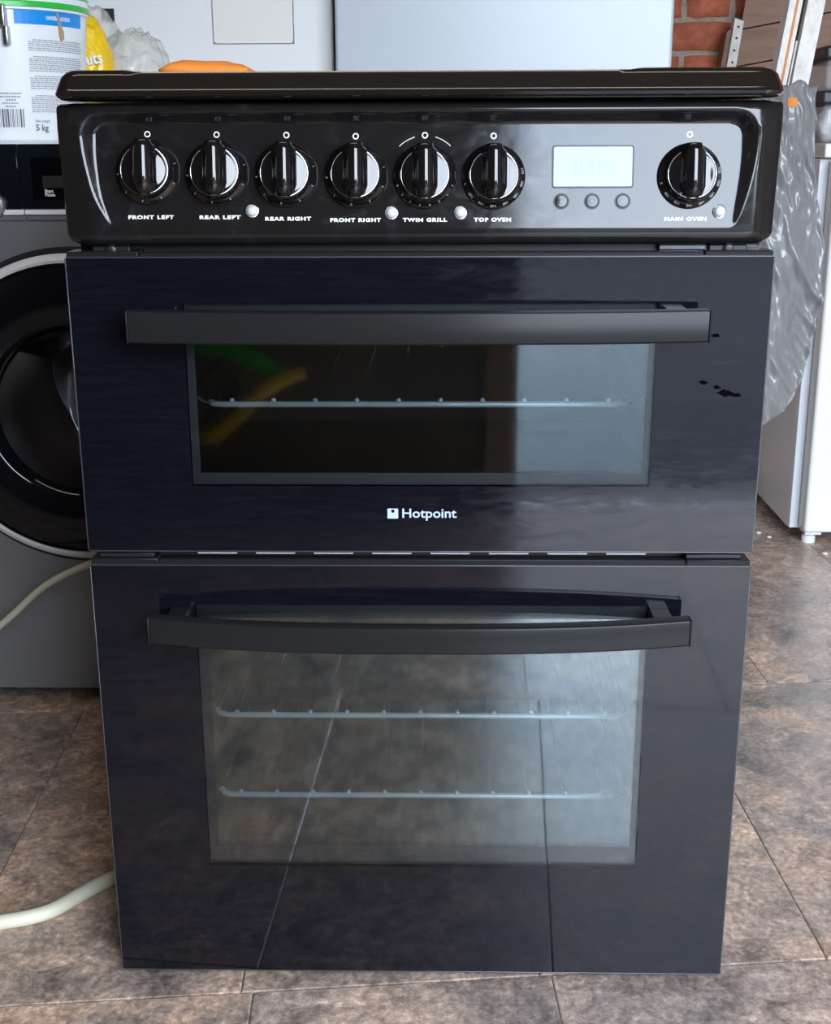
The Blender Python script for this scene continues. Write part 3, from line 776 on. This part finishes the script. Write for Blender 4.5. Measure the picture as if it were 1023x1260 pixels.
pw(from_bm('front_panel', holed_panel(WX0, WX1, .016, .7030, WY, WY+.02, -.4884, .4440, .200), graphite))
pw(box('fascia_strip', WX0, -.5425, WY, WY+.02, .7042, .7110, graphite, None, .0008, 1)); pw(box('fascia_strip', -.5408, WX1, WY, WY+.02, .7042, .7110, graphite, None, .0008, 1))
pw(box('drawer_front', WX0, -.5470, WY-.002, WY+.02, .7190, .8035, black_gloss, None, .001, 1))
cp = pw(box('control_panel', -.5452, WX1, WY-.002, WY+.02, .7190, .8035, black_gloss, None, .001, 1))
under(box('display', -.5295, -.36, WY-.0032, WY, .7305, .7865, mat('washer_display_black', (.001, .001, .002), .03), None, .0008, 1), cp)
under(box('start_button', -.5150, -.487, WY-.0045, WY, .7465, .7625, matt_black, None, .0008, 1), cp)
for s, z in (('Start', .7425), ('Pause', .7378)):
    under(text('button_lettering', s, .0060, (-.5130, WY-.0036, z), white_print, None, bold=.0002, align='LEFT'), cp)
pw(box('trim_strip', WX0, -.5440, WY-.004, WY+.01, .7115, .7185, silver_strip, None, .001, 1)); pw(box('trim_strip', -.5425, WX1, WY-.004, WY+.01, .7115, .7185, silver_strip, None, .001, 1))
pw(lathe('drawer_catch', [(.018, 0), (.018, .010), (.012, .013), (.001, .014)], graphite, None, 28, 'Y', c=(-.586, WY-.002, .7235)))
pw(box('worktop', WX0, WX1, WY+.005, 1.2, .7, WZ, white_app, None, .006, 2))
for s in (WX0+.06, WX1-.06):
    for yy in (.72, 1.14): pw(lathe('foot', [(.022, 0), (.022, .008), (.012, .012), (.012, .03)], black_plastic, None, 18, 'Z', c=(s, yy, 0)))
dc = (-.4884, WY, .4440)
wd_ = pw(lathe('porthole_door', [(.214, -.002), (.216, .004), (.214, .014), (.206, .020), (.203, .0225), (.202, .020), (.190, .026), (.160, .030), (.128, .027), (.118, .020), (.114, .010)], black_gloss, None, 96, 'Y', c=dc, cap0=False, cap1=False))
wd_['label'] = 'round black glass porthole door'
under(lathe('door_ring', [(.2035, .012), (.217, .006), (.2175, .012), (.2150, .018), (.2090, .0215), (.2040, .0205), (.2030, .017)], silver_strip, None, 96, 'Y', c=dc, cap0=False, cap1=False), wd_)
under(lathe('door_shade_ring', [(.2165, .0006), (.2235, .0006), (.2255, .0012)], black_plastic, None, 96, 'Y', c=dc, cap0=False, cap1=False), wd_)  # flat black ring stands in for the shade around the door
bowl_m = pane_mat('washer_bowl_glass', (.88, .90, .92), (1, 1, 1), .02, .0)
under(lathe('glass_bowl', [(.114, .011), (.113, .004), (.108, -.020), (.098, -.055), (.080, -.085), (.055, -.100), (.025, -.105), (.001, -.106)], bowl_m, None, 72, 'Y', c=dc, cap0=False), wd_).data.flip_normals()
drum_m = mat('drum_steel', (.50, .50, .52), .25, metal=1)
dr = pw(lathe('drum', [(.117, .006), (.140, -.03), (.150, -.12), (.150, -.30), (.140, -.33), (.001, -.34)], drum_m, None, 72, 'Y', c=dc, cap0=False, cap1=False))
bm = bmesh.new()
for rr in (.035, .055, .075, .095, .115):
    n = int(rr*2*math.pi/.018)
    for k in range(n):
        a = 2*math.pi*k/n; bmesh.ops.create_uvsphere(bm, u_segments=6, v_segments=4, radius=.0032, matrix=Matrix.Translation((dc[0]+rr*math.cos(a), dc[1]+.336, dc[2]+rr*math.sin(a))))
hs = under(from_bm('drum_dimples', bm, chrome, smooth=True), dr); hs['kind'] = 'stuff'
for k in range(3):
    a = math.radians(25+120*k); c_ = Vector((math.cos(a), 0, math.sin(a)))
    p0 = Vector(dc)+c_*.135+Vector((0, .10, 0)); p1 = Vector(dc)+c_*.135+Vector((0, .31, 0))
    under(tube('drum_paddle', [p0, p0.lerp(p1, .3)-c_*.02, p0.lerp(p1, .7)-c_*.02, p1], [.012, .02, .02, .012], drum_m, None, 10), dr)
# drain hose from behind the cooker, and the hose on the floor
o = tube('drain_hose', catmull([(-.88, .50, .012), (-.74, .585, .05), (-.6139, .600, .1395), (-.545, .602, .199), (-.477, .605, .2325), (-.38, .615, .262), (-.27, .625, .285)], 8), .0052, hose_m, None, 10)
tag(o, 'thin cream hose rising from the floor across the washing machine front', 'hose')
o = tube('floor_hose', catmull([(-.62, .045, .0085), (-.53, .060, .0085), (-.4487, .080, .0085), (-.405, .098, .0085), (-.377, .132, .0085), (-.355, .160, .0085), (-.325, .185, .0085), (-.30, .225, .0085), (-.315, .35, .0085), (-.34, .62, .0085)], 8), .0083, hose_m, None, 12)
tag(o, 'thick cream hose lying on the floor tiles beside the cooker', 'hose')

# ------------------------------------------------------------------ bucket on the washing machine
bk = empty('plastic_bucket', (-.604, .802, WZ)); tag(bk, 'white plastic bucket with green lid and wire handle on washing machine', 'bucket')
BC = Vector((-.604, .802, 0))
def pb(o): return under(o, bk)
def brad(z): return .1085+.0115*(z-WZ)/.16
def bucket_wrap(me, z0, ang0, d=.0006):
    """wrap flat (x,z) mesh data round the bucket; ang0 is measured from the side that faces the viewer"""
    for v in me.vertices:
        z = z0+v.co.y; R = brad(z)+d+v.co.z; a = ang0+(v.co.x+.023)/.115
        v.co = Vector((BC.x+R*math.sin(a), BC.y-R*math.cos(a), z))
    me.materials.clear(); return me
ZL = .974
pb(lathe('bucket_body', [(.105, WZ), (.1085, WZ+.003), (brad(ZL), ZL), (brad(ZL)+.004, ZL+.001), (brad(ZL)+.004, ZL+.02)], bucket_m, None, 80, 'Z', c=(BC.x, BC.y, 0)))
pb(lathe('bucket_lid', [(.124, ZL+.0035), (.1262, ZL+.0045), (.1262, ZL+.010), (.1245, ZL+.012), (.1245, ZL+.019), (.1255, ZL+.022), (.1235, ZL+.032), (.116, ZL+.036), (.110, ZL+.030), (.001, ZL+.030)], lid_green, None, 80, 'Z', c=(BC.x, BC.y, 0)))
def flat_rect(x0, x1, z0, z1, nx=12):
    bm = bmesh.new(); A = [bm.verts.new((x0+(x1-x0)*i/nx, z0, 0)) for i in range(nx+1)]; B = [bm.verts.new((x0+(x1-x0)*i/nx, z1, 0)) for i in range(nx+1)]
    for i in range(nx): bm.faces.new((A[i], A[i+1], B[i+1], B[i]))
    me = bpy.data.meshes.new('flat'); bm.to_mesh(me); bm.free(); return me
pb(link('blue_label', bucket_wrap(flat_rect(.034, .146, .9570, .9745), 0, 0, .0005), blue_label))
me = text_mesh('UNIVERSAL ADHESIVE', .0070, bold=.0002, align='LEFT', xs=.60); pb(link('label_lettering', bucket_wrap(me, .9657, .076/.115, .0009), white_print))
# fine print: short grey strokes in five paragraphs
bm = bmesh.new(); rng = random.Random(5)
for (z1_, nl) in ((.9370, 6), (.9160, 8), (.8910, 7), (.8660, 9)):
    for q in range(nl):
        z = z1_-q*.0026; x = .050+(.006 if q == 0 else 0)
        while x < .142:
            ln = rng.uniform(.002, .008)
            bm.faces.new([bm.verts.new(p) for p in ((x, z, 0), (x+ln, z, 0), (x+ln, z+.0011, 0), (x, z+.0011, 0))]); x += ln+.0011
me = bpy.data.meshes.new('fine_print'); bm.to_mesh(me); bm.free(); o = pb(link('fine_print', bucket_wrap(me, 0, 0, .0005), grey_print)); o['kind'] = 'stuff'
bm = bmesh.new(); x = .004
while x < .038:
    wd = rng.choice((.0006, .0009, .0014, .0022)); bm.faces.new([bm.verts.new(p) for p in ((x, .8255, 0), (x+wd, .8255, 0), (x+wd, .8490, 0), (x, .8490, 0))]); x += wd+rng.choice((.0006, .001, .0016))
me = bpy.data.meshes.new('barcode'); bm.to_mesh(me); bm.free(); pb(link('barcode', bucket_wrap(me, 0, 0, .0005), dark_print))
for q, ln in enumerate((.030, .026, .012, .022, .013)):
    bm = bmesh.new(); x = .021-ln/2
    while x < .021+ln/2:
        d = rng.uniform(.0012, .003); bm.faces.new([bm.verts.new(p) for p in ((x, .868-q*.0042, 0), (x+d, .868-q*.0042, 0), (x+d, .870-q*.0042, 0), (x, .870-q*.0042, 0))]); x += d+.0007
    me = bpy.data.meshes.new('batch_print'); bm.to_mesh(me); bm.free(); pb(link('batch_print', bucket_wrap(me, 0, 0, .0005), grey_print))
pb(link('weight_lettering', bucket_wrap(text_mesh('Net weight', .0050, align='LEFT'), .8335, .0535/.115), dark_print))
pb(link('weight_lettering', bucket_wrap(text_mesh('5 kg', .0115, bold=.0002, align='LEFT'), .8245, .0535/.115), dark_print))
# handle ear and bail
a_ = .010/.115
pb(box('handle_ear', BC.x+.028, BC.x+.050, BC.y-.1235, BC.y-.108, .952, .980, wire_m, None, .002, 2))
pb(box('handle_ear', BC.x+.044, BC.x+.051, BC.y-.1185, BC.y-.104, .929, .954, wire_m, None, .002, 2))
dirv = Vector((math.cos(math.radians(33)), 0, -math.sin(math.radians(33))))
pv = Vector((BC.x+.037, BC.y, .9700)); pts = [pv+Vector((0, -.130, 0))]
for k in range(0, 25):
    t = math.pi*k/24; pts.append(pv+Vector((0, -.130*math.cos(t), 0))+dirv*(.124*math.sin(t)**.6))
pb(tube('wire_handle', pts, .0019, wire_m, None, 8))
bm = bmesh.new(); me_pts = [(.092, .9735), (.095, .9735), (.0975, .962), (.104, .950), (.1045, .941), (.100, .938), (.097, .942), (.095, .957)]
bm.faces.new([bm.verts.new((x, z, .0015)) for x, z in me_pts]); me = bpy.data.meshes.new('drip'); bm.to_mesh(me); bm.free()
o = pb(link('adhesive_drip', bucket_wrap(me, 0, 0, .0004), tan_m)); md = o.modifiers.new('thick', 'SOLIDIFY'); md.thickness = .0025; md.offset = 1

# ------------------------------------------------------------------ plastic bag, orange cloth
def crumple(name, c, s, mt, seed, amp, sub=4, squash=None, parent=None):
    bm = bmesh.new(); bmesh.ops.create_icosphere(bm, subdivisions=sub, radius=1)
    for v in bm.verts:
        d = v.co.normalized(); q = Vector((d.x*s[0], d.y*s[1], d.z*s[2]))
        p = d*1.3+Vector((seed, seed*.7, 0))
        n1 = 1-2*abs(noise.noise(p*1.7)); n2 = 1-2*abs(noise.noise(p*3.9+Vector((5, 1, 2)))); n3 = 1-2*abs(noise.noise(p*8+Vector((1, 7, 3))))
        q *= 1+amp*(.6*n1+.45*n2+.28*n3)
        q.z = max(q.z, -s[2]*.92)
        v.co = Vector(c)+q
    return from_bm(name, bm, mt, parent, smooth=True)
bg_ = empty('plastic_bag', (-.50, .98, WZ)); tag(bg_, 'crumpled clear plastic bag with yellow print beside the bucket', 'plastic bag')
ZT = WZ
under(crumple('clear_film', (-.462, 1.0, ZT+.074), (.054, .050, .080), clear_film, 3.1, .22, 5), bg_)
under(crumple('bag_neck', (-.528, 1.04, ZT+.112), (.040, .035, .082), clear_film, 6.3, .20, 4), bg_)
yl = under(crumple('yellow_print', (-.520, .95, ZT+.085), (.038, .036, .092), yellow_film, 1.7, .10, 5), bg_)
me = text_mesh('nuts', .024, bold=.0004, extrude=.0008, xs=.9)
me.transform(Matrix.Translation((-.506, .911, .925)) @ Matrix.Rotation(math.radians(-8), 4, 'Y') @ Matrix.Rotation(math.radians(90), 4, 'X')); me.materials.clear()
under(link('bag_lettering', me, white_print), yl)
bm = bmesh.new(); bmesh.ops.create_cube(bm, size=1)
bmesh.ops.subdivide_edges(bm, edges=bm.edges[:], cuts=7, use_grid_fill=True)
for v in bm.verts:
    q = v.co.copy(); ed = max(abs(q.x), abs(q.y))*2
    z = .8592+(q.z+.5)*.0225*(1-.35*max(0, ed-.6)/.4)+.002*noise.noise(q*5)*(q.z+.5)
    v.co = Vector((-.2180+q.x*.088, .285+q.y*.075+.004*noise.noise(q*3), z))
o = from_bm('folded_cloth', bm, orange_cloth, smooth=True); tag(o, 'folded orange cloth lying on the cooker lid', 'cloth')

# ------------------------------------------------------------------ white appliances behind
la = empty('white_cabinet_appliance', (-.41, 1.6, 0)); tag(la, 'white appliance with recessed rectangular panel behind the bucket', 'appliance')
bm = bmesh.new(); bm_prism(bm, rrect(-.66, -.176, .012, 1.28, .02, 6), 1.33, 1.90)
under(from_bm('body', bm, white_app, angle=35), la)
bm = bmesh.new(); frame_mesh(bm, -.658, -.1775, .03, 1.27, -.3915, -.2445, .9745, 1.20, 1.318, 1.331)
under(from_bm('front_panel', bm, white_app), la)
bm = bmesh.new(); bm_prism(bm, rrect(-.3895, -.2465, .9765, 1.198, .006, 5), 1.3205, 1.331); under(from_bm('recessed_panel', bm, cream_app, angle=35), la)
bm = bmesh.new(); bm_prism(bm, rrect(-.393, -.243, .973, 1.2015, .007, 5), 1.3262, 1.331); under(from_bm('panel_gap', bm, seal_m, angle=35), la)
under(box('slot_handle', -.589, -.566, 1.3165, 1.325, 1.0135, 1.036, black_plastic, None, .001, 1), la)
cf = empty('tall_fridge', (.128, 1.6, 0)); tag(cf, 'tall plain white fridge standing directly behind the cooker', 'fridge')
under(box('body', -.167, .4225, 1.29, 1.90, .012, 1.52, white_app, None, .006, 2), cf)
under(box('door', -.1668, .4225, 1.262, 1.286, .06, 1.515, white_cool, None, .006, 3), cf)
under(box('door_seal', -.16, .416, 1.285, 1.292, .065, 1.51, seal_m), cf)

# ------------------------------------------------------------------ small freezer on the right
FX = .752
fz = empty('under_counter_freezer', (1.03, 1.60, 0)); tag(fz, 'small white freezer with a bright door right of the cooker', 'freezer')
under(box('body', FX, FX+.56, 1.475, 1.84, .022, .772, white_app, None, .004, 2), fz)
under(box('body_flange', FX+.0005, FX+.56, 1.4615, 1.478, .024, .772, white_app, None, .003, 2), fz)
under(box('top_panel', FX-.002, FX+.562, 1.425, 1.845, .7735, .800, cream_app, None, .004, 2), fz)
under(box('door_seal', FX+.018, FX+.54, 1.452, 1.463, .04, .765, seal_m), fz)
fd = under(box('door', FX+.016, FX+.562, 1.405, 1.4535, .030, .769, cream_app, None, .007, 3), fz)
under(box('door_grip', FX+.03, FX+.075, 1.399, 1.4055, .742, .768, seal_m, None, .002, 1), fd)
under(box('hinge_foot', FX+.024, FX+.058, 1.425, 1.47, .020, .028, white_app, None, .001, 1), fz)
for xx in (FX+.038, FX+.52):
    for yy in (1.446, 1.80): under(lathe('foot', [(.014, 0), (.014, .014), (.009, .016), (.009, .026)], cream_app, None, 18, 'Z', c=(xx, yy, 0)), fz)
# two clear tubs with black lids on the freezer
for q, (zb, zl, zt, lab) in enumerate(((.8005, .8715, .8960, 'lower clear storage tub with black lid standing on the small freezer'), (.8965, .9525, .9760, 'upper clear storage tub with black lid stacked above the freezer'))):
    t = empty('storage_tub', (.90, 1.50, zb)); tag(t, lab, 'storage tub', 'clear tubs on the freezer')
    x0, x1, y0, y1 = .745, 1.07, 1.44, 1.66
    bm = bmesh.new(); bm_box(bm, x0, x1, y0, y1, zb, zl, .010, 3); under(from_bm('tub_body', bm, clear_tub, angle=40), t)
    under(box('tub_lid', x0-.006, x1+.006, y0-.006, y1+.006, zl-.001, zt, black_plastic, None, .006, 3), t)
    if q == 0:
        under(crumple('tub_contents', (.80, 1.49, zb+.037), (.045, .04, .033), white_app, 9.2, .22, 4), t)
        under(crumple('tub_contents', (.815, 1.475, zb+.052), (.02, .02, .016), tan_m, 2.2, .2, 3), t)

# ------------------------------------------------------------------ leaning boards on the right
# brown boarded panel leaning against the brick wall
bp = empty('boarded_panel', (.70, 1.90, 0)); tag(bp, 'faded brown boarded panel leaning on the brick wall', 'wooden panel')
def lean(z, x0=.5390, k=.1270): return x0+k*z          # left edge of the panel at height z
ybp = lambda z: 1.885+.05*z
edges_z = [.0, .17, .34, .505, .665, .812, .955, 1.012, 1.092, 1.19, 1.34, 1.50]
def slab(name, pts4, y_thick, mt, parent):
    bm = bmesh.new(); A = [bm.verts.new(p) for p in pts4]; B = [bm.verts.new((p[0], p[1]+y_thick, p[2])) for p in pts4]
    bm.faces.new(A); bm.faces.new(B[::-1])
    for k in range(4): bm.faces.new((A[k], B[k], B[(k+1) % 4], A[(k+1) % 4]))
    return under(from_bm(name, bm, mt), parent)
edges_z = [.0, .13, .28, .43, .58, .72, .85, .965, 1.045, 1.20, 1.36]
for a, b in zip(edges_z, edges_z[1:]):
    g2 = .0016; sl = .045
    slab('board', [(lean(a)+.018, ybp(a), a+g2), (lean(a)+.27, ybp(a), a+g2+sl), (lean(b)+.27, ybp(b), b-g2+sl), (lean(b)+.018, ybp(b), b-g2)], .014, panel_wood, bp)
slab('edge_strip', [(lean(0)-.001, ybp(0)-.012, 0), (lean(0)+.019, ybp(0)-.012, 0), (lean(1.064)+.019, ybp(1.06)-.012, 1.062), (lean(1.064)-.001, ybp(1.06)-.012, 1.068)], .03, white_paint_wood, bp)
slab('side_batten', [(lean(0)-.014, ybp(0)-.004, 0), (lean(0), ybp(0)-.004, 0), (lean(1.05), ybp(1.05)-.004, 1.05), (lean(1.05)-.014, ybp(1.05)-.004, 1.04)], .05, wood_m, bp)
for zz in (.955, .975, 1.0, 1.026, 1.05):
    under(lathe('nail_head', [(.0028, 0), (.0026, .0016), (.001, .002)], dark_steel, None, 10, 'Y', c=(lean(zz)+.009, ybp(zz)-.012, zz)), bp)
# chipped white frame standing behind the cooker
wf = empty('window_frame', (.53, 1.36, 0)); tag(wf, 'chipped white painted timber frame leaning behind the cooker corner', 'timber frame')
def lx(z, x_top, k=.1300): return x_top-k*(1.046-z)
def post(name, xt0, xt1, y, th, mt, z0=0.0, z1=1.30):
    return slab(name, [(lx(z0, xt0), y, z0), (lx(z0, xt1), y, z0), (lx(z1, xt1), y, z1), (lx(z1, xt0), y, z1)], th, mt, wf)
post('stile', .6415, .6530, 1.345, .04, white_paint_wood)
post('painted_line', .6530, .6580, 1.347, .03, orange_paint)
post('stile', .6580, .6650, 1.346, .03, white_paint_wood)
post('channel', .6650, .6730, 1.362, .02, dark_gap)
slab('glazing_strip', [(lx(0, .6685), 1.350, 0), (lx(0, .6715), 1.350, 0), (lx(.978, .6715), 1.350, .978), (lx(.978, .6685), 1.350, .978)], .012, white_paint_wood, wf)
post('stile', .6730, .7035, 1.340, .045, white_paint_wood)
# grey plastic film wrapped round the foot of the frame and trailing down
def film():
    # outline in (z: x_left, x_right), with folds in y
    zs = [.902, .885, .86, .82, .77, .70, .62, .53, .47, .41, .37, .335, .31, .292]
    xr = [.688, .686, .686, .688, .692, .706, .722, .720, .716, .708, .696, .680, .660, .640]
    xl = [.612, .606, .598, .585, .57, .555, .545, .535, .53, .53, .54, .56, .585, .61]
    def interp(z, tab):
        for (za, a), (zb, b) in zip(zip(zs, tab), list(zip(zs, tab))[1:]):
            if zb <= z <= za:
                t = (z-zb)/(za-zb); return b+(a-b)*t
        return tab[-1]
    def fy(x, z, t):
        q = Vector((x*16, z*5, .5)); dg_ = Vector(((x*.8+z*.55)*24, (z-x)*4, 2.3)); cr = Vector((x*70+z*12, z*30, 7))
        low = max(0, min(1, (.72-z)/.25))
        y = 1.296-.020*(1-2*abs(noise.noise(q)))*(.4+.6*low)-.017*(1-2*abs(noise.noise(dg_)))-.005*(1-2*abs(noise.noise(cr)))*(1-.4*low)-.010*low*abs(noise.noise(Vector((x*48+z*7, z*2.5, 4))))
        return y-.030*math.sin(math.pi*min(1, t*1.05))*(.5+.5*low)
    nz_, nx_ = 150, 70; bm = bmesh.new(); rows = []
    for j in range(nz_+1):
        z = zs[0]+(zs[-1]-zs[0])*j/nz_; a, b = interp(z, xl), interp(z, xr); row = []
        b += .004*noise.noise(Vector((z*22, 1, 3))); 
        for i in range(nx_+1):
            t = i/nx_; x = a+(b-a)*t
            y = fy(x, z, t)
            zz = z-(.006*math.sin(t*9) if j == 0 else 0)
            row.append(bm.verts.new((x, y, zz)))
        rows.append(row)
    for A, B in zip(rows, rows[1:]):
        for i in range(nx_): bm.faces.new((A[i], A[i+1], B[i+1], B[i]))
    o = from_bm('plastic_sheet', bm, grey_film, smooth=True)
    md = o.modifiers.new('thick', 'SOLIDIFY'); md.thickness = .0008
    tag(o, 'crinkled grey plastic sheet hanging between the cooker and the freezer', 'plastic sheet')
    bm = bmesh.new(); rows = []
    for jj in range(7):
        row = []
        for ii in range(7):
            x = .630+.0155*ii/6; z = .862+.015*jj/6; a, b = interp(z, xl), interp(z, xr)
            row.append(bm.verts.new((x, fy(x, z, (x-a)/(b-a))-.0022, z)))
        rows.append(row)
    for A, B in zip(rows, rows[1:]):
        for ii in range(6): bm.faces.new((A[ii], A[ii+1], B[ii+1], B[ii]))
    t_ = from_bm('sticker', bm, orange_cloth, smooth=True); under(t_, o); t_['label'] = 'orange sticker'
    return o
ps = film()

# ------------------------------------------------------------------ crumbs on the floor by the freezer
rng = random.Random(12)
flakes = ['largest pale paint flake on the floor beside the freezer side', 'pale paint flake nearest the cooker door edge', 'small pale paint flake close to the front corner of the freezer', 'pale paint flake farthest back along the freezer side', 'tiny pale paint flake just left of the freezer foot', 'pale paint flake lying in front of the freezer foot']
for q, (x, y, s) in enumerate(((.690, 1.545, .012), (.655, 1.48, .007), (.700, 1.50, .006), (.674, 1.56, .006), (.715, 1.47, .005), (.80, 1.36, .006))):
    bm = bmesh.new(); bmesh.ops.create_icosphere(bm, subdivisions=2, radius=1)
    for v in bm.verts: v.co = Vector((x+v.co.x*s*(1+.4*noise.noise(v.co*2+Vector((q, 0, 0)))), y+v.co.y*s*(1+.3*noise.noise(v.co*2)), .0016+max(-.8, v.co.z)*.002))
    o = from_bm('paint_flake', bm, white_print, smooth=True); tag(o, flakes[q], 'debris', 'paint flakes near the freezer foot')
# ------------------------------------------------------------------ behind the viewer: coiled hoses by the garage door, seen mirrored in the glass
o = tube('green_hose', catmull([(-.56, -1.66, .40), (-.50, -1.61, .385), (-.43, -1.60, .375), (-.37, -1.61, .345), (-.34, -1.66, .31)], 10), .020, mat('green_hose_rubber', (.04, .34, .03), .4), None, 12); tag(o, 'green hose hung on the wall by the garage door, mirrored in the oven glass', 'hose')
o = tube('yellow_hose', catmull([(-.53, -1.66, .17), (-.48, -1.60, .185), (-.42, -1.58, .235), (-.37, -1.58, .285), (-.32, -1.62, .31), (-.29, -1.66, .315)], 10), .016, mat('yellow_hose_rubber', (.80, .50, .03), .4), None, 12); tag(o, 'yellow hose hung on the wall by the garage door, mirrored in the oven glass', 'hose')
